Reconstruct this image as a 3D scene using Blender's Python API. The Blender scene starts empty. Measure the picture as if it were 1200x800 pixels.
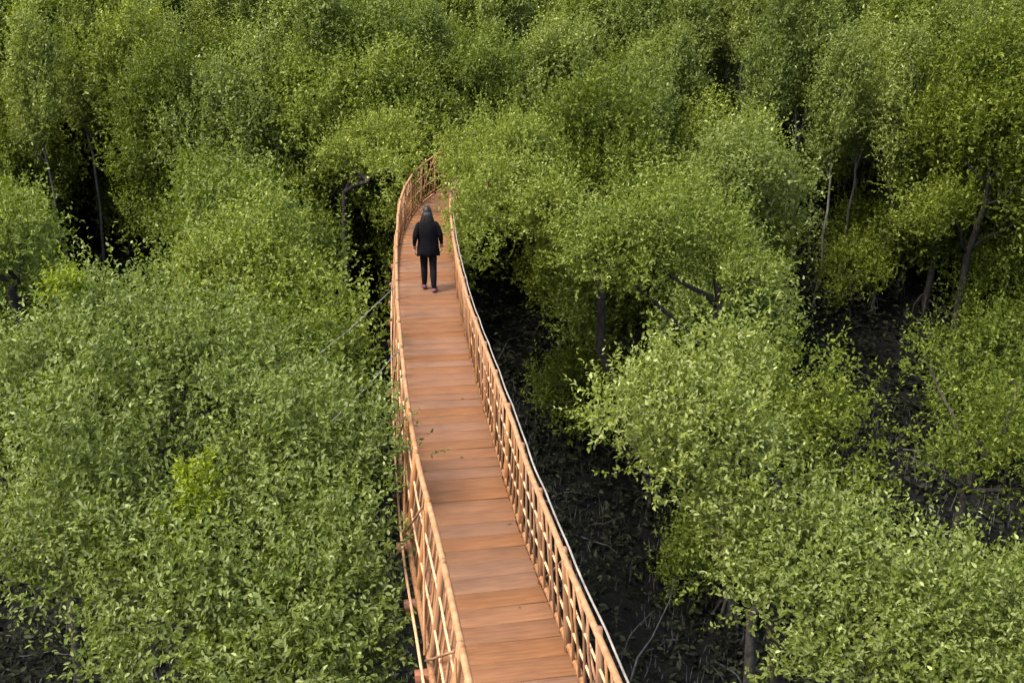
import bpy, math, random
import numpy as np
from mathutils import Vector, Matrix, Quaternion

R = math.radians
scene = bpy.context.scene
COL = scene.collection

# ------------------------------------------------------------------ camera, sky, sun, exposure
PITCH = 22.0
cam_d = bpy.data.cameras.new('camera'); cam = bpy.data.objects.new('camera', cam_d); COL.objects.link(cam)
cam.location = (0, 0, 0); cam.rotation_euler = (R(90 - PITCH), 0, 0)
cam_d.sensor_width = 36; cam_d.lens = 37.5; cam_d.clip_start = 0.1; cam_d.clip_end = 2000
scene.camera = cam

SUN_EL, SUN_AZ = 58.0, -118.0          # azimuth measured clockwise from +Y (view direction)
w = bpy.data.worlds.new('World'); scene.world = w; w.use_nodes = True
wn = w.node_tree.nodes; wl = w.node_tree.links
sky = wn.new('ShaderNodeTexSky'); sky.sky_type = 'NISHITA'; sky.sun_disc = False
sky.sun_elevation = R(SUN_EL); sky.sun_rotation = R(SUN_AZ)
sky.air_density = 1.0; sky.dust_density = 5.0; sky.ozone_density = 0.6
wn['Background'].inputs['Strength'].default_value = 0.15
wl.new(sky.outputs['Color'], wn['Background'].inputs['Color'])
sun_d = bpy.data.lights.new('sun', 'SUN'); sun = bpy.data.objects.new('sun', sun_d); COL.objects.link(sun)
sun_d.energy = 1.4; sun_d.angle = R(18); sun_d.color = (1.0, 0.95, 0.86)
sd = Vector((math.sin(R(SUN_AZ)) * math.cos(R(SUN_EL)), math.cos(R(SUN_AZ)) * math.cos(R(SUN_EL)), math.sin(R(SUN_EL))))
sun.rotation_euler = sd.to_track_quat('Z', 'Y').to_euler(); sun.location = (0, -20, 40)
scene.view_settings.view_transform = 'Standard'; scene.view_settings.look = 'None'
scene.view_settings.gamma = 1.0; scene.view_settings.exposure = 1.84
try: scene.view_settings.use_curve_mapping = False
except Exception: pass
scene.cycles.max_bounces = 6; scene.cycles.diffuse_bounces = 3; scene.cycles.transmission_bounces = 3

# ------------------------------------------------------------------ helpers
def link(o, parent=None):
    COL.objects.link(o)
    if parent is not None: o.parent = parent
    return o
def mesh_np(name, V, F, mat=None, smooth=False):
    """V (n,3); F list of quads/tris as an (m,k) array"""
    V = np.asarray(V, dtype=np.float32); F = np.asarray(F, dtype=np.int32)
    m = bpy.data.meshes.new(name); k = F.shape[1]
    m.vertices.add(len(V)); m.vertices.foreach_set('co', V.ravel())
    m.loops.add(F.size); m.loops.foreach_set('vertex_index', F.ravel())
    m.polygons.add(len(F)); m.polygons.foreach_set('loop_start', np.arange(0, F.size, k, dtype=np.int32))
    m.polygons.foreach_set('loop_total', np.full(len(F), k, dtype=np.int32))
    m.update(calc_edges=True)
    if smooth: m.polygons.foreach_set('use_smooth', np.ones(len(F), dtype=bool))
    if mat: m.materials.append(mat)
    return m
def obj(name, mesh, parent=None, kind=None):
    o = bpy.data.objects.new(name, mesh); link(o, parent)
    if kind: o['kind'] = kind
    return o
def empty(name, loc, label=None, cat=None, group=None, rz=0.0, sc=None):
    o = bpy.data.objects.new(name, None); link(o); o.location = loc; o.rotation_euler = (0, 0, rz)
    o.empty_display_size = 0.2
    if sc is not None: o.scale = sc
    tag(o, label, cat, group); return o
def tag(o, label=None, cat=None, group=None):
    if label: o['label'] = label
    if cat: o['category'] = cat
    if group: o['group'] = group
def norm(a): return a / np.maximum(np.linalg.norm(a, axis=-1, keepdims=True), 1e-9)

class Tubes:
    """collects tapered tubes along polylines"""
    def __init__(s): s.V = []; s.F = []; s.n = 0
    def add(s, pts, rad, sides=6, cap=True):
        pts = np.asarray(pts, float); n = len(pts); rad = np.broadcast_to(np.asarray(rad, float), (n,))
        T = norm(np.gradient(pts, axis=0)); ref = np.array([0, 0, 1.0]) if abs(T[0][2]) < .9 else np.array([1.0, 0, 0])
        A = norm(np.cross(T, ref)); B = np.cross(T, A)
        a = np.linspace(0, 2 * np.pi, sides, endpoint=False)
        ring = pts[:, None, :] + rad[:, None, None] * (np.cos(a)[None, :, None] * A[:, None, :] + np.sin(a)[None, :, None] * B[:, None, :])
        base = s.n; s.V.append(ring.reshape(-1, 3)); s.n += n * sides
        i = np.arange(n - 1)[:, None] * sides; j = np.arange(sides)[None, :]; k = (j + 1) % sides
        q = np.stack([i + j, i + k, i + sides + k, i + sides + j], -1).reshape(-1, 4) + base
        s.F.append(q)
        if cap:
            for e in (0, n - 1):
                s.V.append(pts[e][None]); c = s.n; s.n += 1
                b = base + e * sides; jj = np.arange(sides); kk = (jj + 1) % sides
                tri = np.stack([b + jj, b + kk, np.full(sides, c), np.full(sides, c)], -1)
                s.F.append(tri[:, [1, 0, 2, 3]] if e == 0 else tri)
    def mesh(s, name, mat, smooth=True):
        V = np.concatenate(s.V); F = np.concatenate(s.F)
        m = bpy.data.meshes.new(name)
        m.from_pydata(V.tolist(), [], [list(dict.fromkeys(f)) for f in F.tolist()])
        if smooth: m.polygons.foreach_set('use_smooth', np.ones(len(m.polygons), dtype=bool))
        m.materials.append(mat); m.update(); return m

def bevel_box(name, sx, sy, sz, mat, b=0.006, warp=None):
    """a box with chamfered top edges, centred in x,y, top at z=0"""
    x, y = sx / 2, sy / 2
    V = [(-x, -y, -sz), (x, -y, -sz), (x, y, -sz), (-x, y, -sz), (-x, -y, -b), (x, -y, -b), (x, y, -b), (-x, y, -b),
         (-x + b, -y + b, 0), (x - b, -y + b, 0), (x - b, y - b, 0), (-x + b, y - b, 0)]
    F = [(3, 2, 1, 0), (0, 1, 5, 4), (1, 2, 6, 5), (2, 3, 7, 6), (3, 0, 4, 7), (4, 5, 9, 8), (5, 6, 10, 9), (6, 7, 11, 10), (7, 4, 8, 11), (8, 9, 10, 11)]
    return mesh_np(name, V, F, mat)

# ------------------------------------------------------------------ materials
def new_mat(name):
    m = bpy.data.materials.new(name); m.use_nodes = True
    nt = m.node_tree; b = nt.nodes['Principled BSDF']; return m, nt, b
def ramp(nt, stops, fac):
    r = nt.nodes.new('ShaderNodeValToRGB'); e = r.color_ramp.elements
    while len(e) < len(stops): e.new(0.5)
    for el, (p, c) in zip(e, stops): el.position = p; el.color = (*c, 1)
    nt.links.new(fac, r.inputs['Fac']); return r.outputs['Color']
def noise(nt, scale, detail=4, rough=.55, coord='Object', stretch=None):
    tc = nt.nodes.new('ShaderNodeTexCoord'); n = nt.nodes.new('ShaderNodeTexNoise')
    n.inputs['Scale'].default_value = scale; n.inputs['Detail'].default_value = detail; n.inputs['Roughness'].default_value = rough
    if stretch:
        mp = nt.nodes.new('ShaderNodeMapping'); mp.inputs['Scale'].default_value = stretch
        nt.links.new(tc.outputs[coord], mp.inputs['Vector']); nt.links.new(mp.outputs['Vector'], n.inputs['Vector'])
    else: nt.links.new(tc.outputs[coord], n.inputs['Vector'])
    return n.outputs['Fac']
def mixc(nt, a, b, fac, mode='MIX'):
    m = nt.nodes.new('ShaderNodeMix'); m.data_type = 'RGBA'; m.blend_type = mode
    for s, v in ((m.inputs[6], a), (m.inputs[7], b)):
        if isinstance(v, tuple): s.default_value = (*v, 1)
        else: nt.links.new(v, s)
    if isinstance(fac, (int, float)): m.inputs[0].default_value = fac
    else: nt.links.new(fac, m.inputs[0])
    return m.outputs[2]
def bump(nt, b, h, strength=.4, dist=.01):
    n = nt.nodes.new('ShaderNodeBump'); n.inputs['Strength'].default_value = strength; n.inputs['Distance'].default_value = dist
    nt.links.new(h, n.inputs['Height']); nt.links.new(n.outputs['Normal'], b.inputs['Normal'])
def scale_val(nt, sock, lo, hi):
    m = nt.nodes.new('ShaderNodeMapRange'); nt.links.new(sock, m.inputs[0]); m.inputs[3].default_value = lo; m.inputs[4].default_value = hi
    return m.outputs[0]

def leaf_material(name, dark, mid, light, transl=.44, rough=.5, spec=.22):
    m, nt, b = new_mat(name); L = nt.links
    g = nt.nodes.new('ShaderNodeNewGeometry'); oi = nt.nodes.new('ShaderNodeObjectInfo')
    c = ramp(nt, [(0, dark), (.5, mid), (.93, light), (1, tuple(min(1, v * 1.9) for v in light))], g.outputs['Random Per Island'])
    big = noise(nt, .9, 2)
    c = mixc(nt, c, (.80, .86, .80), scale_val(nt, big, 0.0, .8), 'MULTIPLY')
    hsv = nt.nodes.new('ShaderNodeHueSaturation'); L.new(c, hsv.inputs['Color'])
    L.new(scale_val(nt, oi.outputs['Random'], .492, .507), hsv.inputs['Hue']); L.new(scale_val(nt, oi.outputs['Random'], 1.18, .84), hsv.inputs['Value'])
    c = hsv.outputs['Color']
    L.new(c, b.inputs['Base Color']); b.inputs['Roughness'].default_value = rough; b.inputs['Specular IOR Level'].default_value = spec
    t = nt.nodes.new('ShaderNodeBsdfTranslucent'); L.new(mixc(nt, c, (1.3, 1.35, .6), 1.0, 'MULTIPLY'), t.inputs['Color'])
    ms = nt.nodes.new('ShaderNodeMixShader'); ms.inputs[0].default_value = transl
    L.new(b.outputs[0], ms.inputs[1]); L.new(t.outputs[0], ms.inputs[2])
    L.new(ms.outputs[0], nt.nodes['Material Output'].inputs['Surface']); return m

def wood_material(name, dark, mid, light, stretch=(1.2, 16, 16), rough=.75, var=.5):
    m, nt, b = new_mat(name); L = nt.links
    oi = nt.nodes.new('ShaderNodeObjectInfo'); tc = nt.nodes.new('ShaderNodeTexCoord')
    off = nt.nodes.new('ShaderNodeVectorMath'); off.operation = 'MULTIPLY_ADD'
    comb = nt.nodes.new('ShaderNodeCombineXYZ')
    for i in range(3): L.new(oi.outputs['Random'], comb.inputs[i])
    L.new(comb.outputs[0], off.inputs[0]); off.inputs[1].default_value = (37, 19, 53); L.new(tc.outputs['Object'], off.inputs[2])
    mp = nt.nodes.new('ShaderNodeMapping'); mp.inputs['Scale'].default_value = stretch; L.new(off.outputs[0], mp.inputs['Vector'])
    n = nt.nodes.new('ShaderNodeTexNoise'); n.inputs['Scale'].default_value = 3; n.inputs['Detail'].default_value = 6; L.new(mp.outputs[0], n.inputs['Vector'])
    c = ramp(nt, [(.25, dark), (.5, mid), (.75, light)], n.outputs['Fac'])
    n2 = nt.nodes.new('ShaderNodeTexNoise'); n2.inputs['Scale'].default_value = 2.5; n2.inputs['Detail'].default_value = 5; L.new(off.outputs[0], n2.inputs['Vector'])
    c = mixc(nt, c, tuple(v * .5 for v in dark), scale_val(nt, n2.outputs['Fac'], -.45, .5))
    hsv = nt.nodes.new('ShaderNodeHueSaturation'); L.new(c, hsv.inputs['Color'])
    L.new(scale_val(nt, oi.outputs['Random'], 1 - var * .55, 1 + var * .6), hsv.inputs['Value'])
    wn_ = nt.nodes.new('ShaderNodeTexWhiteNoise'); wn_.noise_dimensions = '1D'; L.new(oi.outputs['Random'], wn_.inputs['W'])
    L.new(scale_val(nt, wn_.outputs['Value'], .88, 1.06), hsv.inputs['Saturation'])
    L.new(hsv.outputs['Color'], b.inputs['Base Color']); b.inputs['Roughness'].default_value = rough; b.inputs['Specular IOR Level'].default_value = .25
    bump(nt, b, n.outputs['Fac'], .35, .004); return m

def simple_material(name, col, rough=.8, metal=0.0, nscale=None, col2=None, bumpd=0, spec=.3):
    m, nt, b = new_mat(name)
    b.inputs['Roughness'].default_value = rough; b.inputs['Metallic'].default_value = metal; b.inputs['Specular IOR Level'].default_value = spec
    if nscale:
        n = noise(nt, nscale); nt.links.new(ramp(nt, [(.3, col), (.7, col2)], n), b.inputs['Base Color'])
        if bumpd: bump(nt, b, n, .6, bumpd)
    else: b.inputs['Base Color'].default_value = (*col, 1)
    return m

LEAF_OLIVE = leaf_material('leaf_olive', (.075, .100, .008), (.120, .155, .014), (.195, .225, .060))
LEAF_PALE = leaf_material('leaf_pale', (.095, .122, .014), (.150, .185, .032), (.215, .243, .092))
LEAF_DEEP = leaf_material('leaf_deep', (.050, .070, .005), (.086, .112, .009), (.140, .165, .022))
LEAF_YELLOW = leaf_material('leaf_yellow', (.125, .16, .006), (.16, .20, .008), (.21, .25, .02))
BARK = simple_material('bark', (.016, .014, .012), .95, nscale=9, col2=(.05, .044, .038), bumpd=.03, spec=.05)
BARK_PALE = simple_material('bark_pale', (.05, .047, .038), .85, nscale=7, col2=(.13, .12, .10), bumpd=.01)
WOOD = wood_material('deck_wood', (.128, .054, .0205), (.165, .073, .029), (.200, .097, .042), stretch=(1.2, 14, 14), var=.11)
WOOD_RAIL = wood_material('rail_wood', (.155, .069, .026), (.240, .116, .048), (.325, .174, .085), stretch=(14, 14, 1.5), var=.4)
WOOD_TOP = wood_material('handrail_wood', (.20, .095, .040), (.30, .155, .070), (.38, .215, .112), stretch=(5, 5, 5), var=.2)
WOOD_DARK = wood_material('joist_wood', (.08, .03, .02), (.15, .06, .035), (.22, .10, .05), stretch=(1.2, 12, 12), var=.3)
ROPE = simple_material('rope', (.36, .19, .09), .9, nscale=60, col2=(.58, .36, .20), bumpd=.004)
STEEL = simple_material('steel_cable', (.11, .10, .085), .8, metal=.0, nscale=6, col2=(.25, .225, .19), bumpd=.002)
CLOTH = simple_material('black_cloth', (.0025, .0025, .003), .95, nscale=30, col2=(.006, .006, .007), bumpd=.004, spec=.08)
CLOTH2 = simple_material('charcoal_cloth', (.004, .004, .005), .95, nscale=30, col2=(.009, .009, .010), bumpd=.004, spec=.08)
SKIN = simple_material('skin', (.42, .22, .15), .55)
HAIR = simple_material('hair', (.004, .003, .003), .5, nscale=80, col2=(.012, .009, .007), spec=.3)
SHOE = simple_material('shoe', (.10, .035, .045), .7, nscale=30, col2=(.16, .06, .07))
EYE = simple_material('eye', (.02, .015, .012), .2); LIP = simple_material('lip', (.35, .12, .10), .5)

# ground: leaf litter and dark soil
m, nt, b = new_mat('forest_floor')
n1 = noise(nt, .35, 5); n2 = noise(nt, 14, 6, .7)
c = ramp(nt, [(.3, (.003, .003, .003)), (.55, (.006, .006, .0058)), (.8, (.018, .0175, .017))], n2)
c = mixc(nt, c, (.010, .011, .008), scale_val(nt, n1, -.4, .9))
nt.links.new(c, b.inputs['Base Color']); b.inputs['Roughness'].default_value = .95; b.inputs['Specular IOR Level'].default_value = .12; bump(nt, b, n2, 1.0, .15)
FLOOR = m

# ------------------------------------------------------------------ terrain
VALLEY = -15.0
def smooth(a, b_, x):
    t = np.clip((x - a) / (b_ - a), 0, 1); return t * t * (3 - 2 * t)
def ground(x, y):
    x = np.asarray(x, float); y = np.asarray(y, float)
    hill = np.clip(y - 21, 0, 75) * .31
    side = smooth(14, 60, np.abs(x)) * 5
    back = smooth(4, -22, y) * 9
    bumps = .35 * np.sin(x * .7 + y * .31) + .25 * np.sin(x * .23 - y * .9 + 1.3) + .12 * np.sin(x * 2.1 + 1) * np.cos(y * 1.7)
    return VALLEY + hill + side + back + bumps
def grid_axis(lo, hi, fine_lo, fine_hi, fine, coarse):
    return np.unique(np.concatenate([np.arange(lo, fine_lo, coarse), np.arange(fine_lo, fine_hi, fine), np.arange(fine_hi, hi + coarse, coarse)]))
gx = grid_axis(-600, 600, -36, 36, .6, 20); gy = grid_axis(-200, 900, -24, 60, .6, 20)
GX, GY = np.meshgrid(gx, gy); GZ = ground(GX, GY)
V = np.stack([GX, GY, GZ], -1).reshape(-1, 3); nx = len(gx)
i = np.arange(len(gy) - 1)[:, None] * nx; j = np.arange(nx - 1)[None]
F = np.stack([i + j, i + j + 1, i + j + 1 + nx, i + j + nx], -1).reshape(-1, 4)
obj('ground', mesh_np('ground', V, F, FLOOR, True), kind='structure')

# ------------------------------------------------------------------ foliage
LEAF_T = np.array([[0, 0, 0], [.28, -.5, .10], [.66, -.40, .06], [1, 0, -.10], [.66, .40, .06], [.28, .5, .10]])
def leaves_mesh(name, pos, axis, nrm, ln, wd, mat):
    axis = norm(axis); nrm = norm(nrm - axis * (nrm * axis).sum(1, keepdims=True)); side = np.cross(nrm, axis)
    T = LEAF_T
    V = pos[:, None] + axis[:, None] * (T[None, :, 0:1] * ln[:, None, None]) + side[:, None] * (T[None, :, 1:2] * wd[:, None, None]) \
        + nrm[:, None] * (T[None, :, 2:3] * ln[:, None, None])
    n = len(pos); b0 = np.arange(n)[:, None] * 6
    F = np.concatenate([b0 + np.array([[0, 1, 2, 3]]), b0 + np.array([[0, 3, 4, 5]])], 1).reshape(-1, 4)
    return mesh_np(name, V.reshape(-1, 3), F, mat)

def crown_leaves(rng, lobes, density=10, sprigs=6, per=11, leaf=.085, ratio=.46, fill=.25, upright=.6, spread=.14, low=-.55, slen=(.2, .42), shoot=.2, shoot_len=2.0):
    P, A, N, Ls = [], [], [], []; tips = []
    lob = [(np.array(c, float), np.broadcast_to(np.array(r, float), (3,))) for c, r in lobes]
    for li, (c, r) in enumerate(lob):
        rm = r.mean(); area = 4 * np.pi * rm * rm
        n = int(area * density * 1.25 * max(1.0, min(1.3, .3 / rm)))
        d = norm(rng.normal(size=(n, 3))); keep = (d[:, 2] > low) | (rng.random(n) < .25); d = d[keep]; n = len(d)
        # uneven outline: low frequency modulation of the radius
        ph = rng.random(6) * 6.28
        mod = 1 + .13 * np.sin(d[:, 0] * 4 + ph[0]) * np.sin(d[:, 1] * 4 + ph[1]) + .11 * np.sin(d[:, 2] * 6 + ph[2] + d[:, 0] * 5) + rng.normal(size=n) * .06
        rr = np.where(rng.random(n) < fill, rng.uniform(.35, .8, n), mod)
        cc = c + d * r * rr[:, None]
        ok = np.ones(n, bool)
        for lj, (c2, r2) in enumerate(lob):
            if lj != li: ok &= (np.linalg.norm((cc - c2) / r2, axis=1) > .72) | (rng.random(n) < .12)
        cc = cc[ok]; d = d[ok]; n = len(cc)
        out = norm(d / r * rm + np.array([0, 0, upright]))
        tips.append(cc[rng.random(n) < .35])
        # sprigs
        S = np.repeat(cc, sprigs, 0) + rng.normal(size=(n * sprigs, 3)) * spread
        O = np.repeat(out, sprigs, 0); sdir = norm(O + rng.normal(size=O.shape) * .55)
        sl = rng.uniform(slen[0], slen[1], len(S)); up = rng.random(len(S)) < shoot; sl[up] *= rng.uniform(.7, 1.3, up.sum()) * shoot_len; sdir[up] = norm(sdir[up] * .7 + np.array([0, 0, 1.5]))
        k = len(S); S = S; t = (np.arange(per)[None] + rng.random((k, per))) / per
        p = S[:, None] + sdir[:, None] * (sl[:, None] * t)[..., None]
        perp = norm(rng.normal(size=(k, per, 3)))
        ax = norm(sdir[:, None] * .75 + perp * .9)
        nn = norm(O[:, None] * .7 + np.array([0, 0, .8]) + rng.normal(size=(k, per, 3)) * .5)
        P.append(p.reshape(-1, 3)); A.append(ax.reshape(-1, 3)); N.append(nn.reshape(-1, 3))
        Ls.append((leaf * rng.uniform(.65, 1.3, (k, per)) * (1.05 - .25 * t)).ravel())
    P = np.concatenate(P); L = np.concatenate(Ls)
    return P, np.concatenate(A), np.concatenate(N), L, L * ratio * rng.uniform(.8, 1.2, len(L)), tips

def bend_path(rng, a, b_, n=6, wob=.12):
    a = np.array(a, float); b_ = np.array(b_, float); t = np.linspace(0, 1, n)[:, None]
    off = np.cumsum(rng.normal(size=(n, 3)), 0); off = off - off[0] - (off[-1] - off[0]) * t
    return a + (b_ - a) * t + off * wob * np.linalg.norm(b_ - a) / n
def clumpify(rng, lobes, k=8):
    out = [(c, np.broadcast_to(np.array(r, float), (3,)) * .68) for c, r in lobes]
    for c, r in lobes:
        r = np.broadcast_to(np.array(r, float), (3,)); a0 = rng.random() * 6.28
        for q in range(k):
            z = rng.uniform(-.35, .95); a = a0 + q * 2.4 + rng.uniform(-.4, .4); s_ = math.sqrt(1 - z * z)
            d = np.array([s_ * math.cos(a), s_ * math.sin(a), z]) * rng.uniform(.65, 1.12)
            out.append((np.array(c) + d * r, r * rng.uniform(.20, .42) * np.array([1, 1, rng.choice([.8, 1.2, 1.9])])))
    return out
def tree_meshes(name, rng, lobes, height_split, trunk_r, leaf_mat, bark, twigs=True, **kw):
    """crown mesh, trunk mesh, list of limb meshes; base of the tree at the origin"""
    P, A, N, L, W_, tips = crown_leaves(rng, clumpify(rng, lobes), **kw)
    crown = leaves_mesh(name + '_crown', P, A, N, L, W_, leaf_mat)
    C = np.array([c for c, r in lobes], float); top = C[C[:, 2].argmax()]
    mid = np.array([C[:, 0].mean() * .5, C[:, 1].mean() * .5, height_split])
    tp = np.concatenate([bend_path(rng, (0, 0, -.4), mid, 7, .15), bend_path(rng, mid, top, 6, .2)[1:]])
    tr = np.interp(np.arange(len(tp)), [0, 1, 6, len(tp) - 1], [trunk_r * 1.35, trunk_r, trunk_r * .65, trunk_r * .15])
    t = Tubes(); t.add(tp, tr, 9)
    for q in range(6):
        a = q * 1.05 + rng.uniform(-.3, .3); rr = rng.uniform(.35, .8) * (trunk_r / .14); h0 = rng.uniform(.35, 1.0)
        c0 = np.array([np.interp(h0, tp[:, 2], tp[:, 0]), np.interp(h0, tp[:, 2], tp[:, 1]), h0]); dr = np.array([math.cos(a), math.sin(a), 0])
        t.add([c0, c0 + dr * rr * .45 + (0, 0, -h0 * .15), c0 + dr * rr * .85 + (0, 0, -h0 * .55), c0 + dr * rr + (0, 0, -h0 - .4)], np.array([.30, .26, .2, .16]) * trunk_r, 6)
    trunk = t.mesh(name + '_trunk', bark)
    limbs = []
    for li, (c, r) in enumerate(lobes):
        t = Tubes(); c = np.array(c, float)
        if np.allclose(c, top): start = tp[-2]
        elif np.mean(r) >= .35:
            k = int(np.clip(np.argmin(np.abs(tp[:, 2] - (c[2] - np.linalg.norm(c[:2] - mid[:2]) * .6 - .3))), 3, len(tp) - 2)); start = tp[k]
            t.add(bend_path(rng, start, c, 6, .22), np.linspace(trunk_r * .42, trunk_r * .16, 6), 6)
        if twigs and np.mean(r) >= .35:
            tp_ = tips[li]
            for q in tp_[:: max(1, len(tp_) // 28)]:
                t.add(bend_path(rng, c + (q - c) * .08, q + (q - c) * .06, 5, .25), np.linspace(trunk_r * .11, .005, 5), 4, cap=False)
        if t.n: limbs.append(t.mesh(name + '_limb', bark))
    return crown, trunk, limbs
def plant_tree(name, ms, loc, label, cat='tree', group=None, rz=0.0, sc=1.0, mat=None):
    crown, trunk, limbs = ms
    e = empty(name, loc, label, cat, group, rz, (sc,) * 3 if np.isscalar(sc) else sc)
    o = obj('crown', crown, e, 'stuff')
    if mat:
        o.material_slots[0].link = 'OBJECT'; o.material_slots[0].material = mat
    obj('trunk', trunk, e)
    for l in limbs: obj('limb', l, e)
    return e

FPX = 1250.0
cp, sp_ = math.cos(R(PITCH)), math.sin(R(PITCH))
def at(px, py, depth):
    """point of the place at a given depth in front of the camera (photo pixels, 1200 wide)"""
    x = (px - 600) * depth / FPX; u = (400 - py) * depth / FPX
    return np.array([x, depth * cp + u * sp_, -depth * sp_ + u * cp])

def special_tree(name, label, seed, lobes_px, leaf_mat, bark=BARK, base=None, trunk_r=.16, group=None, **kw):
    """lobes_px: (px, py, depth, radius or (rx, ry, rz) in metres)"""
    rng = np.random.default_rng(seed)
    C = np.array([at(a, b_, d) for a, b_, d, r in lobes_px])
    bx, by = (C[:, 0].mean(), C[:, 1].mean() + .3) if base is None else base
    bz = float(ground(bx, by)); o = np.array([bx, by, bz])
    lobes = [(C[i] - o, lobes_px[i][3]) for i in range(len(C))]
    split = max(2.0, min(c[2] for c, r in lobes) - .9)
    return plant_tree(name, tree_meshes(name, rng, lobes, split, trunk_r, leaf_mat, bark, **kw), o, label, 'tree', group)

# ------------------------------------------------------------------ the footbridge
CTRL = np.array([(1.5, -3, -5.0), (.75, 2, -5.38), (-.05, 6.85, -5.68), (-.48, 9.36, -5.93), (-.88, 12.34, -6.17), (-1.29, 15.84, -6.43),
                 (-1.64, 19.25, -6.62), (-1.84, 22.3, -6.60), (-1.70, 24.9, -6.62), (-1.18, 27.1, -6.66), (-.35, 28.9, -6.70), (.7, 30.2, -6.72)])
def catmull(P, per=40):
    P = np.vstack([2 * P[0] - P[1], P, 2 * P[-1] - P[-2]]); out = []
    t = np.linspace(0, 1, per, endpoint=False)[:, None]
    for i in range(1, len(P) - 2):
        a, b_, c, d = P[i - 1:i + 3]
        out.append(.5 * (2 * b_ + (c - a) * t + (2 * a - 5 * b_ + 4 * c - d) * t ** 2 + (3 * b_ - a - 3 * c + d) * t ** 3))
    return np.vstack(out + [P[-2][None]])
PATH = catmull(CTRL); S_ = np.concatenate([[0], np.cumsum(np.linalg.norm(np.diff(PATH, axis=0), axis=1))]); TOTAL = S_[-1]
def frame(s):
    p = np.array([np.interp(s, S_, PATH[:, k]) for k in range(3)])
    q = np.array([np.interp(min(s + .15, TOTAL), S_, PATH[:, k]) for k in range(3)]) - np.array([np.interp(max(s - .15, 0), S_, PATH[:, k]) for k in range(3)])
    t = q / np.linalg.norm(q); r = np.cross(t, (0, 0, 1.0)); r /= np.linalg.norm(r); return p, t, r, np.cross(r, t)
HW = .55; RAIL_H = .96; LEAN = {-1: ((5, 8, 11, 15, 30), (-.15, -.14, -.10, -.07, -.07)), 1: ((5.5, 7, 8, 10, 12, 15, 30), (-.06, -.07, -.04, .02, .01, -.04, -.04))}
bridge = empty('footbridge', PATH[0], 'long narrow wooden plank footbridge hanging over the dark forest gap', 'bridge')
BO = Vector(PATH[0])
rnd = random.Random(7)
def rel(p): return np.asarray(p) - PATH[0]
def side_point(s, side, h, out=0.0):
    p, t, r, u = frame(s); return p + r * side * (HW + .03 + float(np.interp(p[1], *LEAN[side])) * max(h, 0) / RAIL_H + out) + np.array([0, 0, h])
def set_basis(o, x, y, z, p):
    o.matrix_local = Matrix(((x[0], y[0], z[0], p[0]), (x[1], y[1], z[1], p[1]), (x[2], y[2], z[2], p[2]), (0, 0, 0, 1)))
PL = .285; planks = [bevel_box('plank', 2 * HW + .04 + k * .012, PL - .009, .035, WOOD, .004) for k in range(5)]
n = int(TOTAL / PL)
for i in range(n):
    s = (i + .5) * PL; p, t, r, u = frame(s)
    a = rnd.uniform(-.008, .008); t2 = t * math.cos(a) + r * math.sin(a); r2 = r * math.cos(a) - t * math.sin(a)
    tl = rnd.uniform(-.012, .012); u2 = u * math.cos(tl) + t2 * math.sin(tl); t2 = t2 * math.cos(tl) - u * math.sin(tl)
    o = obj('plank', planks[rnd.randrange(5)], bridge)
    set_basis(o, r2, t2, u2, rel(p + r * rnd.uniform(-.012, .012) + u * rnd.uniform(-.005, .004)))
# joists under the deck and the two bearer cables
jm = bevel_box('joist', 2 * HW + .30, .09, .10, WOOD_DARK, .006)
POST_STEP = 1.14; npost = int(TOTAL / POST_STEP) + 1
for i in range(npost):
    s = min(.05 + i * POST_STEP, TOTAL - .02); p, t, r, u = frame(s)
    set_basis(obj('joist', jm, bridge), r, t, u, rel(p - u * .041))
def along(h, side, out=0, step=.35, sag=0.0):
    ss = np.arange(0, TOTAL + step, step).clip(0, TOTAL)
    return np.array([rel(side_point(s, side, h - sag * abs(math.sin(math.pi * (s - .05) / POST_STEP)), out)) for s in ss])
def tube_part(name, pts, rad, mat, sides=6, parent=bridge):
    t = Tubes(); t.add(pts, rad, sides); return obj(name, t.mesh(name, mat), parent)
for side in (-1, 1):
    tube_part('bearer_cable', along(-.165, side, -.10), .018, WOOD_DARK)
    tube_part('handrail', along(RAIL_H, side), .027, WOOD_TOP, 8)
    tube_part('suspension_cable', along(RAIL_H + .045, side, .055, sag=.028, step=.19) if side > 0 else along(-.05, side, .06), .009 if side > 0 else .014, STEEL if side > 0 else ROPE)
    tube_part('mid_rope', along(.68, side, sag=.02), .011, ROPE)
    tube_part('mid_rope', along(.37, side, sag=.02), .011, ROPE)
    tube_part('toe_rail', along(.07, side, .005), .030, WOOD_RAIL, 6)
# posts, pickets and diagonal braces
def stick(name, a, b_, mesh, length):
    a = np.asarray(a, float); d = np.asarray(b_, float) - a; L = np.linalg.norm(d); z = d / L
    x = np.cross((0, 1.0, 0) if abs(z[1]) < .9 else (1.0, 0, 0), z); x /= np.linalg.norm(x); y = np.cross(z, x)
    o = obj(name, mesh, bridge); k = L / length
    o.matrix_local = Matrix(((x[0], y[0], z[0] * k, a[0]), (x[1], y[1], z[1] * k, a[1]), (x[2], y[2], z[2] * k, a[2]), (0, 0, 0, 1))); return o
def rod(name, r0, r1, mat, sides=6, seed=1, L=1.0):
    rng = np.random.default_rng(seed); t = Tubes(); pts = np.zeros((4, 3)); pts[:, 2] = np.linspace(0, L, 4); pts[1:3, :2] = rng.normal(size=(2, 2)) * .006
    t.add(pts, np.linspace(r0, r1, 4), sides); return t.mesh(name, mat)
postm = [rod('post', .031, .027, WOOD_RAIL, 7, k) for k in range(3)]
pickm = [rod('picket', .013, .011, WOOD_RAIL, 5, 10 + k) for k in range(5)]
bracem = rod('brace', .012, .011, WOOD_RAIL, 5, 31)
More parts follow.
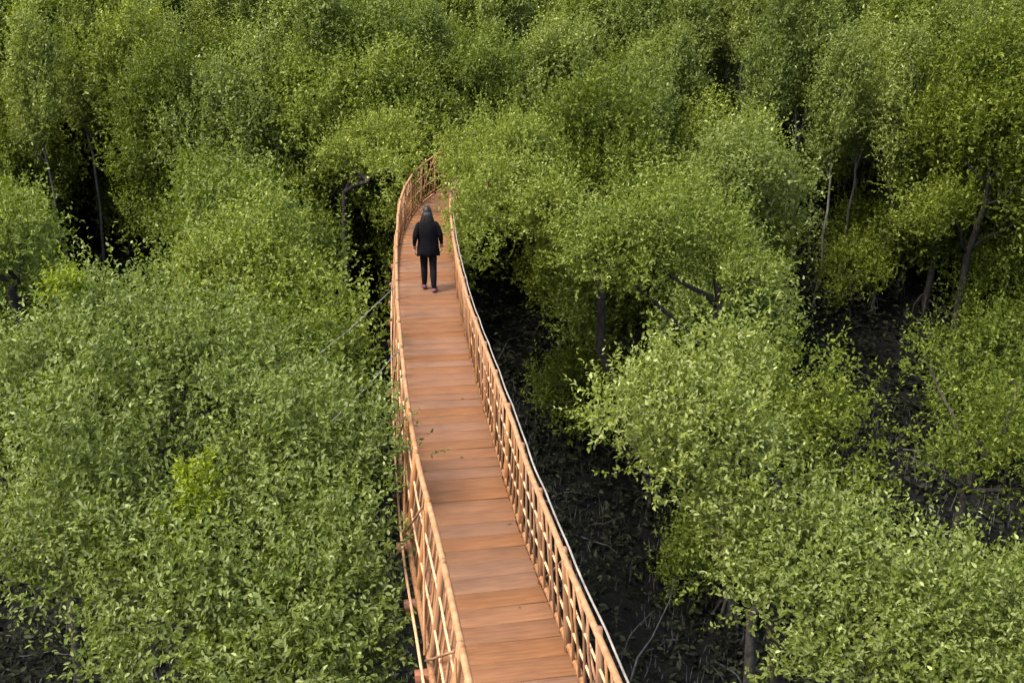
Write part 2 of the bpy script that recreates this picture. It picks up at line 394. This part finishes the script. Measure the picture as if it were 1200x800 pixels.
for side in (-1, 1):
    for i in range(npost):
        s = min(.05 + i * POST_STEP, TOTAL - .05)
        stick('post', rel(side_point(s, side, -.13, .0)), rel(side_point(s, side, RAIL_H + .05, .012)), postm[i % 3], 1.0)
        if i + 1 < npost:
            s2 = min(s + POST_STEP, TOTAL - .05)
            if (i + (side > 0)) % 2: stick('brace', rel(side_point(s + .04, side, .09, .045)), rel(side_point(s2 - .04, side, RAIL_H - .05, .045)), bracem, 1.0)
            else: stick('brace', rel(side_point(s + .04, side, RAIL_H - .05, .045)), rel(side_point(s2 - .04, side, .09, .045)), bracem, 1.0)
            for k in range(1, 5):
                sk = s + (s2 - s) * k / 5 + rnd.uniform(-.02, .02)
                stick('picket', rel(side_point(sk, side, .03, -.012)), rel(side_point(sk + rnd.uniform(-.03, .03), side, RAIL_H - .01, -.012)), pickm[rnd.randrange(5)], 1.0)
# guy wires on the left, from the deck down to trees below
for (s_y, end) in ((15.9, at(405, 386, 15.0)), (12.8, at(431, 448, 12.2))):
    s = float(np.interp(s_y, PATH[:, 1], S_)); a = rel(side_point(s, -1, RAIL_H, .03)); e = rel(end)
    d = e - a; e = e + d * .9
    tube_part('guy_wire', np.array([a, a + (e - a) * .5 - np.array([0, 0, .05]), e]), .0075, STEEL)

# ------------------------------------------------------------------ the walker
def build_person():
    s = float(np.interp(18.9, PATH[:, 1], S_)); p, t, r, u = frame(s)
    yaw = math.atan2(t[1], t[0]) - math.pi / 2
    o0 = empty('person', p - np.array([0, 0, 0]) + r * .06 + np.array([0, 0, .004]), 'person in black clothes with long dark hair walking away along the footbridge', 'person', rz=yaw)
    o0.scale = (.97, .97, .97)
    # skeleton: facing +Y, feet at z=0
    J = {'pel': (0, 0, .90, .165, .120), 'wst': (0, .01, 1.05, .150, .115), 'chs': (0, .02, 1.22, .180, .125), 'nkb': (0, .015, 1.365, .085, .07), 'nck': (0, .03, 1.43, .05, .052), 'hd0': (0, .035, 1.49, .055, .062)}
    E = [('pel', 'wst'), ('wst', 'chs'), ('chs', 'nkb'), ('nkb', 'nck'), ('nck', 'hd0')]
    for sd_, n_ in ((-1, 'l'), (1, 'r')):
        f = .11 if sd_ < 0 else -.09
        J['sh' + n_] = (.170 * sd_, .01, 1.335, .078, .078)
        J['el' + n_] = (.240 * sd_, -.045 - f * .25, 1.09, .056, .056)
        J['wr' + n_] = (.262 * sd_, .08 - f * .5, .88, .032, .030)
        J['pm' + n_] = (.262 * sd_, .12 - f * .5, .815, .022, .036)
        J['hp' + n_] = (.085 * sd_, 0, .83, .092, .098)
        J['kn' + n_] = (.085 * sd_, .04 + f * .8, .47, .072, .074)
        J['cf' + n_] = (.086 * sd_, .0 + f * 1.0, .32, .068, .070)
        J['an' + n_] = (.088 * sd_, -.03 + f * 1.25, .10, .050, .052)
        J['ft' + n_] = (.108 * sd_, .04 + f * 1.25, .05, .038, .034)
        J['to' + n_] = (.115 * sd_, .14 + f * 1.25, .035, .036, .024)
        E += [('chs', 'sh' + n_), ('sh' + n_, 'el' + n_), ('el' + n_, 'wr' + n_), ('wr' + n_, 'pm' + n_), ('pel', 'hp' + n_), ('hp' + n_, 'kn' + n_), ('kn' + n_, 'cf' + n_), ('cf' + n_, 'an' + n_), ('an' + n_, 'ft' + n_), ('ft' + n_, 'to' + n_)]
    ks = list(J); idx = {k: i for i, k in enumerate(ks)}
    me = bpy.data.meshes.new('body_skel'); me.from_pydata([J[k][:3] for k in ks], [(idx[a], idx[b_]) for a, b_ in E], [])
    tmp = bpy.data.objects.new('tmp', me); COL.objects.link(tmp)
    md = tmp.modifiers.new('skin', 'SKIN'); md.branch_smoothing = .6; md.use_smooth_shade = True
    for i, k in enumerate(ks): me.skin_vertices[0].data[i].radius = J[k][3:5]
    me.skin_vertices[0].data[idx['pel']].use_root = True
    ss = tmp.modifiers.new('sub', 'SUBSURF'); ss.levels = 2; ss.render_levels = 2
    dg = bpy.context.evaluated_depsgraph_get(); dg.update()
    body = bpy.data.meshes.new_from_object(tmp.evaluated_get(dg)); bpy.data.objects.remove(tmp)
    V = [tuple(v.co) for v in body.vertices]; F = [tuple(q.vertices) for q in body.polygons]; M = []
    for q in body.polygons:
        c = q.center
        if c.z > 1.445 or (abs(c.x) > .222 and c.z < .90): M.append(1)
        elif c.z < .97: M.append(2)
        else: M.append(0)
    def add_tube(pts, rad, mi, sides=7):
        tb = Tubes(); tb.add(pts, rad, sides); b0 = len(V); V.extend(map(tuple, np.concatenate(tb.V)))
        for f in np.concatenate(tb.F).tolist(): F.append(tuple(x + b0 for x in dict.fromkeys(f))); M.append(mi)
    # relaxed, slightly curled fingers
    for sd_, n_ in ((-1, 'l'), (1, 'r')):
        pm = np.array(J['pm' + n_][:3])
        for k, (fl, off) in enumerate(((.072, .028), (.080, .010), (.075, -.009), (.058, -.027))):
            a = pm + (0, off, -.015)
            add_tube([a, a + (0, .006, -.04), a + (-.010 * sd_, .010, -.04 - fl * .4), a + (-.028 * sd_, .010, -.04 - fl * .75)], [.0095, .0095, .0085, .0065], 1)
        a = pm + (-.006 * sd_, .030, .015)
        add_tube([a, a + (-.012 * sd_, .026, -.022), a + (-.018 * sd_, .030, -.05)], [.011, .0105, .008], 1)
    # head: shaped ellipsoid with nose, brow, ears
    hc = np.array([0, .045, 1.545]); nu, nv = 22, 16; b0 = len(V)
    for iv in range(nv + 1):
        ph = math.pi * iv / nv
        for iu in range(nu):
            th = 2 * math.pi * iu / nu; x, y, z = math.sin(ph) * math.cos(th), math.sin(ph) * math.sin(th), math.cos(ph)
            sx, sy, sz = .076, .096, .112
            if z < 0: sx *= 1 + .22 * z; sy *= 1 + .10 * z
            V.append((hc[0] + x * sx, hc[1] + y * sy, hc[2] + z * sz))
    for iv in range(nv):
        for iu in range(nu):
            k = (iu + 1) % nu; F.append((b0 + iv * nu + iu, b0 + iv * nu + k, b0 + (iv + 1) * nu + k, b0 + (iv + 1) * nu + iu)); M.append(1)
    add_tube([hc + (0, .090, .012), hc + (0, .108, -.018), hc + (0, .095, -.03)], [.008, .014, .010], 1)
    for sd_ in (-1, 1): add_tube([hc + (sd_ * .072, -.01, .02), hc + (sd_ * .084, -.014, .004), hc + (sd_ * .072, -.008, -.03)], [.010, .014, .009], 1)
    for sd_ in (-1, 1): add_tube([hc + (sd_ * .022, .088, .008), hc + (sd_ * .036, .083, .008)], [.009, .008], 3)
    add_tube([hc + (-.022, .080, -.052), hc + (0, .088, -.052), hc + (.022, .080, -.052)], [.004, .008, .004], 4)
    me = bpy.data.meshes.new('person_body'); me.from_pydata(V, [], F)
    for mt in (CLOTH, SKIN, CLOTH2, EYE, LIP): me.materials.append(mt)
    me.polygons.foreach_set('material_index', M); me.polygons.foreach_set('use_smooth', [True] * len(F)); me.update()
    obj('body', me, o0)
    # shoulder-length dark hair: a cap and loose locks
    V, F = [], []; nu, nv = 20, 9
    for iv in range(nv + 1):
        ph = iv / nv * math.pi * .60
        for iu in range(nu):
            th = 2 * math.pi * iu / nu; x, y, z = math.sin(ph) * math.cos(th), math.sin(ph) * math.sin(th), math.cos(ph)
            wv = 1 + .02 * math.sin(th * 9); lift = max(0, y) * max(0, ph - .9) * .11
            V.append((x * .083 * wv, .043 + y * (.103 if y < 0 else .085) * wv, 1.550 + z * .118 + lift))
    for iv in range(nv):
        for iu in range(nu):
            k = (iu + 1) % nu; F.append((iv * nu + iu, iv * nu + k, (iv + 1) * nu + k, (iv + 1) * nu + iu))
    hair = obj('hair', mesh_np('hair', V, F, HAIR, True), o0)
    tb = Tubes(); hr = np.random.default_rng(3)
    for q in range(70):
        th = math.pi + hr.uniform(-.15, math.pi + .15); cx_, sy_ = math.cos(th), math.sin(th); L = hr.uniform(.17, .27)
        p0 = np.array([cx_ * .074, .04 + sy_ * .092, 1.565]); p1 = p0 + (cx_ * .015, sy_ * .014, -.07); p2 = p1 + (cx_ * .012 + hr.normal() * .012, sy_ * .008 - .01, -L * .5); p3 = p2 + (hr.normal() * .015 - cx_ * .01, -.012, -L * .5)
        tb.add([p0, p1, p2, p3], [.010, .014, .012, .004], 5)
    obj('locks', tb.mesh('locks', HAIR), hair)
    # loose black jacket over the trunk, hem at the hips
    V, F = [], []; nu, nv = 36, 12
    for iv in range(nv + 1):
        q = iv / nv; z = 1.40 - q * .68
        rx = np.interp(q, [0, .12, .3, .55, .75, 1], [.10, .205, .210, .190, .205, .222]); ry = np.interp(q, [0, .12, .3, .55, .75, 1], [.085, .125, .145, .135, .150, .160])
        for iu in range(nu):
            th = 2 * math.pi * iu / nu
            f_ = 1 + .030 * q * math.sin(th * 9 + q * 3) + .022 * math.sin(q * 22 + th * 3) * (.3 + q)
            V.append((math.cos(th) * rx * f_, .012 + math.sin(th) * ry * f_, z + .012 * math.sin(th * 5) * q))
    for iv in range(nv):
        for iu in range(nu):
            k = (iu + 1) % nu; F.append((iv * nu + iu, (iv + 1) * nu + iu, (iv + 1) * nu + k, iv * nu + k))
    jk = obj('jacket', mesh_np('jacket', V, F, CLOTH, True), o0)
    sm_ = jk.modifiers.new('thickness', 'SOLIDIFY'); sm_.thickness = .006
    # shoes
    for sd_, n_ in ((-1, 'l'), (1, 'r')):
        an, ft, to = (np.array(J[k + n_][:3]) for k in ('an', 'ft', 'to'))
        tb = Tubes(); tb.add([an + (0, -.055, -.045), an + (0, -.03, -.05), (an + ft) / 2 + (0, .02, -.03), to + (0, -.03, .008), to + (0, .045, .004)], [.025, .047, .050, .045, .022], 10)
        V = np.concatenate(tb.V); V[:, 2] = np.maximum(V[:, 2], .0)
        tb.V = [V]; obj('shoe', tb.mesh('shoe', SHOE), o0)
r_off = 0
build_person()

# ------------------------------------------------------------------ single trees near the bridge
special_tree('broadleaf_tree', 'large pale olive tree with domed crown filling the lower left beside the bridge', 11,
    [(125, 420, 12.6, .85), (215, 450, 12.2, .92), (315, 500, 11.8, .9), (378, 570, 11.2, .66), (25, 515, 12.0, .8), (150, 580, 11.2, 1.05), (280, 640, 10.6, 1.0), (375, 700, 10.0, .66), (85, 640, 11.0, .75), (200, 735, 10.0, .75), (335, 800, 9.4, .6), (395, 790, 9.5, .42)],
    LEAF_PALE, trunk_r=.2, density=12, sprigs=7, per=11, leaf=.064, fill=.2, spread=.12)
special_tree('broadleaf_tree', 'pale bushy tree just right of the bridge with upright shoots on top', 12,
    [(763, 514, 12.2, (0.5, 0.54, 0.65)), (828, 504, 12.6, (0.54, 0.54, 0.56)), (878, 524, 12.8, 0.36), (853, 584, 12.0, 0.34), (793, 464, 12.8, 0.43), (863, 419, 13.2, (0.22, 0.22, 0.41))],
    LEAF_PALE, base=(4.2, 12.0), density=12, sprigs=7, per=11, leaf=.066, trunk_r=.12)
special_tree('broadleaf_tree', 'pale spreading tree with clumped crown in the lower right corner', 13,
    [(912, 689, 11.6, 0.46), (987, 659, 12.0, 0.44), (1032, 739, 11.2, 0.59), (1117, 714, 11.4, 0.52), (1202, 739, 11.2, 0.47), (1152, 814, 10.8, 0.4), (942, 769, 11.0, 0.32), (1062, 799, 10.8, 0.4), (882, 649, 12, 0.27), (957, 604, 12.4, 0.28)],
    LEAF_PALE, density=11, sprigs=7, per=11, leaf=.068, trunk_r=.15)
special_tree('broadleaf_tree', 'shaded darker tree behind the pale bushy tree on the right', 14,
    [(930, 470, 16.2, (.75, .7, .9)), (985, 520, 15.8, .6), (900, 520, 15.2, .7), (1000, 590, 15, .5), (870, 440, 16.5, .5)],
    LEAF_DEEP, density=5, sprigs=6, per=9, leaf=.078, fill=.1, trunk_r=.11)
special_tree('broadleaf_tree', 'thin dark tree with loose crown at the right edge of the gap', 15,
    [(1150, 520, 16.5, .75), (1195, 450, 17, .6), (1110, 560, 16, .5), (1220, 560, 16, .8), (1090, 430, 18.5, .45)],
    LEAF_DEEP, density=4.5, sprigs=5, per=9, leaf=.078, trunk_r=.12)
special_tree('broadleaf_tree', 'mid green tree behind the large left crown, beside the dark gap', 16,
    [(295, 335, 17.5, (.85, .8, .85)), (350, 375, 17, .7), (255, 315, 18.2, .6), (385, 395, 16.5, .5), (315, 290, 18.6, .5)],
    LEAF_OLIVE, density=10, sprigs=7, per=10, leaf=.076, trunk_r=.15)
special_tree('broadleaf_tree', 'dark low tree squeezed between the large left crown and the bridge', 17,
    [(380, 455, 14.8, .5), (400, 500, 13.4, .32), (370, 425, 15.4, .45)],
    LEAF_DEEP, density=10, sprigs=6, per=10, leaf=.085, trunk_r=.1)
special_tree('broadleaf_tree', 'small dark tree at the left edge above the large crown', 18,
    [(10, 295, 17, .55), (-50, 290, 17.5, .9), (30, 265, 18.5, .45)],
    LEAF_OLIVE, density=9, sprigs=6, per=10, leaf=.078, trunk_r=.12)
special_tree('broadleaf_tree', 'mid green feathery tree right of the walker, in front of the hillside', 19,
    [(760, 300, 20.5, .9), (830, 290, 21, .8), (700, 300, 21, .7), (880, 325, 20, .45)],
    LEAF_OLIVE, base=(5.0, 19.8), density=10, sprigs=7, per=10, leaf=.078, trunk_r=.15)
special_tree('broadleaf_tree', 'dark leaning tree overhanging the bridge just right of the walker', 20,
    [(605, 235, 23.5, .9), (645, 255, 22.5, .7), (572, 205, 25.0, .72), (560, 262, 22.8, .34), (548, 180, 26.4, .62), (610, 180, 25.5, .8), (543, 232, 22.6, .33), (548, 262, 21.6, .31), (556, 296, 20.6, .26), (538, 206, 24.2, .30), (548, 184, 26.0, .32)],
    LEAF_OLIVE, base=(3.7, 24.2), density=10, sprigs=7, per=10, leaf=.078, trunk_r=.15)

special_tree('broadleaf_tree', 'mid green tree just left of the far bend of the bridge', 22,
    [(462, 226, 23.7, .2), (474, 206, 24.7, .22), (470, 188, 25.6, .2), (448, 200, 25.4, .3), (435, 180, 27.5, .55), (470, 170, 27.5, .5), (400, 185, 27.5, .55), (455, 160, 28.5, .4)], LEAF_OLIVE, base=(-5.6, 28.5), density=9, sprigs=6, per=10, leaf=.085, trunk_r=.12)
special_tree('broadleaf_tree', 'small bright yellow green tree top in the upper left corner', 21,
    [(45, 24, 33.5, (.42, .42, .3)), (70, 12, 33.8, .25), (25, 32, 33.5, .25)], LEAF_YELLOW, density=14, sprigs=6, per=9, leaf=.09, trunk_r=.08)

# ------------------------------------------------------------------ hillside forest behind
HILL = []
for k in range(6):
    rng = np.random.default_rng(100 + k); H = 7.2 + rng.uniform(-.4, .6)
    lob = [((0, 0, H - .8), (.7, .7, .9))]
    for q in range(8 + k % 3):
        a = q * 2.4 + rng.uniform(-.4, .4); zz = .8 + 4.0 * (q + rng.random()) / 10; rr = rng.uniform(.55, .8) + .16 * zz
        lob.append(((math.cos(a) * rr, math.sin(a) * rr, H - zz), (rng.uniform(.5, .8),) * 2 + (rng.uniform(.55, 1.0),)))
    HILL.append(tree_meshes('hill_tree', rng, lob, H - 4.8, .12, LEAF_OLIVE, BARK, twigs=False, density=6, sprigs=6, per=9, leaf=.10, fill=.08, spread=.16, slen=(.22, .5), upright=1.0, shoot=.42, shoot_len=2.1))
SAPL = []
for k in range(3):
    rng = np.random.default_rng(200 + k); H = 7.6
    lob = [((0, 0, H - .7), (.3, .3, .8))]
    for q in range(6):
        a = q * 2.1 + rng.uniform(-.5, .5); rr = rng.uniform(.25, .6)
        lob.append(((math.cos(a) * rr, math.sin(a) * rr, H - rng.uniform(.8, 3.0)), (.26, .26, rng.uniform(.5, .85))))
    SAPL.append(tree_meshes('sapling', rng, lob, H - 3.4, .05, LEAF_PALE, BARK_PALE, density=9, sprigs=5, per=10, leaf=.10, ratio=.36, fill=.1, upright=1.3, spread=.1, slen=(.3, .6), low=-1))
rng = np.random.default_rng(5)
def bridge_x(y): return float(np.interp(y, PATH[:, 1], PATH[:, 0]))
row = 0; y = 23.6; HILL_LIST = []
while y < 44:
    half = .50 * y + 4; step = 1.95
    x = -half + (row % 2) * step / 2
    while x < half:
        px_, py_ = x + rng.uniform(-.6, .6), y + rng.uniform(-.55, .55); x += step
        bxx = bridge_x(min(py_, 31))
        if py_ < 31.5 and -2.0 < px_ - bxx < 1.9: continue
        if px_ > bxx and py_ < 27.0 and px_ - bxx < 3: continue
        # natural openings in the forest edge
        q = 600 + px_ / (py_ * cp + 6.5 * sp_) * FPX
        if any(lo < q < hi and py_ < ym for lo, hi, ym in ((-5, 255, 31.0), (65, 190, 33.0), (320, 520, 31.0), (540, 730, 27.5), (880, 1105, 31.5), (1105, 1320, 28.0), (-200, 50, 25.5), (785, 855, 29.5))): continue
        right = px_ > 5 and py_ > 26
        sap = py_ > 30 and rng.random() < (.6 if right else .28)
        z = float(ground(px_, py_)) - .2 + rng.uniform(-.5, .55)
        if q < -90 or q > 1290: continue
        if sap:
            e = plant_tree('slender_tree', SAPL[rng.integers(3)], (px_, py_, z), None, 'tree', 'slender trees on the hillside', rng.uniform(0, 6.28), (1.0, 1.0, rng.uniform(1.0, 1.25)))
            HILL_LIST.append((e, q, py_, 'slender upright pale tree'))
        else:
            s_ = rng.uniform(.88, 1.18); k = rng.random()
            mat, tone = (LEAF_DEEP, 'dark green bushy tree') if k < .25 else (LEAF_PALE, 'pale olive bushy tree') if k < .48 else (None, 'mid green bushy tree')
            e = plant_tree('forest_tree', HILL[rng.integers(6)], (px_, py_, z), None, 'tree', 'bushy trees of the hillside forest', rng.uniform(0, 6.28), (s_ * rng.uniform(.95, 1.15), s_ * rng.uniform(.95, 1.15), s_), mat=mat)
            HILL_LIST.append((e, q, py_, tone))
    y += 2.0 if y < 40 else 2.6; row += 1

# low shrubs filling the shade under the crowns
SHRUB = []
for k in range(3):
    r3 = np.random.default_rng(300 + k); lob = [((0, 0, 2.3), (.6, .6, .7))]
    for q in range(6):
        a = q * 2.4 + r3.uniform(-.4, .4); rr = r3.uniform(.45, .95)
        lob.append(((math.cos(a) * rr, math.sin(a) * rr, r3.uniform(.9, 2.0)), (r3.uniform(.4, .65),) * 2 + (r3.uniform(.45, .7),)))
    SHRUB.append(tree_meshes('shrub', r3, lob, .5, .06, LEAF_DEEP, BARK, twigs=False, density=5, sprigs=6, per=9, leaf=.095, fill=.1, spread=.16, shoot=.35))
spots = []
r3 = np.random.default_rng(31)
for yy in np.arange(26.5, 43, 2.6):
    for xx in np.arange(-.48 * yy - 2, .48 * yy + 3, 2.7):
        spots.append((xx + r3.uniform(-.8, .8), yy + r3.uniform(-.8, .8)))
for xx, yy in ((10.4, 18.3), (12.3, 21.0), (9.6, 15.6), (11.8, 15.2), (12.8, 24.4), (4.6, 20.6)): spots.append((xx, yy))
for xx, yy in spots:
    q = 600 + xx / (yy * cp + 10 * sp_) * FPX; bxx = bridge_x(min(yy, 31))
    if q < -60 or q > 1260 or (yy < 32 and abs(xx - bxx) < 2.4) or (yy < 33 and 45 < q < 225) or (yy < 30.5 and 880 < q < 1100) or (yy < 31 and 340 < q < 480): continue
    sc_ = r3.uniform(.85, 1.3)
    e = plant_tree('shrub', SHRUB[r3.integers(3)], (xx, yy, float(ground(xx, yy)) - .1), None, 'shrub', 'low shrubs under the forest crowns', r3.uniform(0, 6.28), sc_)
    HILL_LIST.append((e, q, yy, 'low shaded green shrub'))
ORD = ['first', 'second', 'third', 'fourth', 'fifth', 'sixth', 'seventh', 'eighth', 'ninth', 'tenth', 'eleventh', 'twelfth', 'thirteenth', 'fourteenth', 'fifteenth', 'sixteenth', 'seventeenth', 'eighteenth', 'nineteenth', 'twentieth']
buckets = {}
for e, q, yy, tone in HILL_LIST:
    side_ = 'left of the walker' if q < 500 else 'right of the walker' if q < 850 else 'at far right'
    depth_ = 'front edge' if yy < 29 else 'middle' if yy < 35 else 'back'
    buckets.setdefault((tone, side_, depth_), []).append((q, e))
for (tone, side_, depth_), lst in buckets.items():
    for n_, (q, e) in enumerate(sorted(lst, key=lambda v: v[0])):
        where = f'{tone} {side_}, {depth_} of hillside forest'
        e['label'] = where if len(lst) == 1 else f'{where}, {ORD[min(n_, 19)]} from left'

# ------------------------------------------------------------------ undergrowth on the forest floor
rng = np.random.default_rng(77)
N_ = 20000; ux = rng.uniform(-1, 1, N_) * 21; uy = 3 + 37 * rng.random(N_) ** .8; uz = ground(ux, uy)
P, A, Nn, L = [], [], [], []
per = 9
h = rng.uniform(.15, 1.3, N_) * rng.uniform(.3, 1.4, N_) * (.4 + 1.2 * (np.sin(ux * .8 + uy * .5) * np.sin(uy * .9 - ux * .4) > .1))
d = norm(np.stack([rng.normal(size=N_) * .5, rng.normal(size=N_) * .5, np.ones(N_)], -1))
t = rng.random((N_, per))
P = (np.stack([ux, uy, uz], -1)[:, None] + d[:, None] * (h[:, None] * t)[..., None] + rng.normal(size=(N_, per, 3)) * .08).reshape(-1, 3)
A = rng.normal(size=P.shape); A[:, 2] *= .4; Nn = rng.normal(size=P.shape) * .4 + np.array([0, 0, 1.0]); L = rng.uniform(.09, .22, len(P))
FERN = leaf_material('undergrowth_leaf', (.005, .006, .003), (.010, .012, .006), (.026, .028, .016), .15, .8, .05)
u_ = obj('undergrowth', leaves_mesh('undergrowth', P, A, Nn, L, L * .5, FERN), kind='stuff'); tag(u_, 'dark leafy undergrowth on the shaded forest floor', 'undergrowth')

# fallen branches lying on the floor
t = Tubes(); rng = np.random.default_rng(78)
for _ in range(420):
    x, y = rng.uniform(-18, 18), rng.uniform(4, 30); a = rng.uniform(0, 6.28); L = rng.uniform(.5, 2.6); tl = abs(rng.normal()) * .25
    p0 = np.array([x, y, float(ground(x, y)) + .03]); p1 = p0 + np.array([math.cos(a) * L, math.sin(a) * L, 0]); p1[2] = float(ground(p1[0], p1[1])) + .05 + tl * L
    t.add(bend_path(rng, p0, p1, 5, .25), np.linspace(rng.uniform(.015, .05), .008, 5), 5)
DEAD = simple_material('dead_branch', (.022, .022, .021), .9, nscale=12, col2=(.065, .064, .062), spec=.05)
o_ = obj('fallen_branches', t.mesh('fallen_branches', DEAD), kind='stuff'); tag(o_, 'tangle of fallen grey branches on the dark forest floor', 'branches')

# bright young leaves: tufts on the large left crown, and a young tree at the top left
rng = np.random.default_rng(91)
big = next(o for o in bpy.data.objects if o.get('label', '').startswith('large pale olive tree'))
for (px_, py_, dp, rr) in ((75, 340, 12.0, .13), (232, 566, 10.2, .12), (230, 598, 10.0, .12), (214, 618, 9.9, .11), (248, 776, 9.4, .10)):
    c = at(px_, py_, dp) - np.array(big.location); lob = [(c, rr)]
    P, A, N, L, W_, _t = crown_leaves(rng, lob, density=60, sprigs=5, per=9, leaf=.06, spread=.05, slen=(.08, .18))
    o = obj('young_leaves', leaves_mesh('young_leaves', P, A, N, L, W_, LEAF_YELLOW), big, 'stuff'); o['label'] = 'tuft of bright yellow green young leaves'

# breathing roots standing in the mud, too many to count
rng = np.random.default_rng(79); n = 9000
x = rng.uniform(-16, 16, n); y = rng.uniform(4, 28, n); z = ground(x, y); hh = rng.uniform(.08, .45, n); rr = rng.uniform(.012, .03, n)
top = np.stack([x + rng.normal(size=n) * .05, y + rng.normal(size=n) * .05, z + hh], -1)
ang = np.array([0, 2.1, 4.2])
base = np.stack([x[:, None] + np.cos(ang) * rr[:, None], y[:, None] + np.sin(ang) * rr[:, None], np.repeat(z[:, None] - .03, 3, 1)], -1)
V = np.concatenate([base, top[:, None]], 1).reshape(-1, 3); b0 = np.arange(n)[:, None] * 4
F = np.concatenate([b0 + np.array([[0, 1, 3]]), b0 + np.array([[1, 2, 3]]), b0 + np.array([[2, 0, 3]])], 1).reshape(-1, 3)
o_ = obj('breathing_roots', mesh_np('breathing_roots', V, F, DEAD), kind='stuff'); tag(o_, 'short grey root spikes standing all over the dark mud', 'roots')

# leaves fallen on the deck
rng = np.random.default_rng(80); n = 45; P = np.zeros((n, 3))
for i in range(n):
    p, t_, r, u = frame(rng.uniform(3, TOTAL - 1)); e = rng.uniform(-1, 1); P[i] = p + r * HW * .96 * np.sign(e) * abs(e) ** .5 + u * .012
A = rng.normal(size=(n, 3)); A[:, 2] *= .15; Nn = np.tile([0, 0, 1.0], (n, 1)) + rng.normal(size=(n, 3)) * .25; L = rng.uniform(.03, .06, n)
LITTER = leaf_material('fallen_leaf', (.05, .025, .010), (.10, .055, .018), (.13, .11, .03), .1, .7)
o_ = obj('fallen_leaves', leaves_mesh('fallen_leaves', P, A, Nn, L, L * .5, LITTER), kind='stuff'); tag(o_, 'scattered small brown leaves lying on the bridge deck', 'leaves')
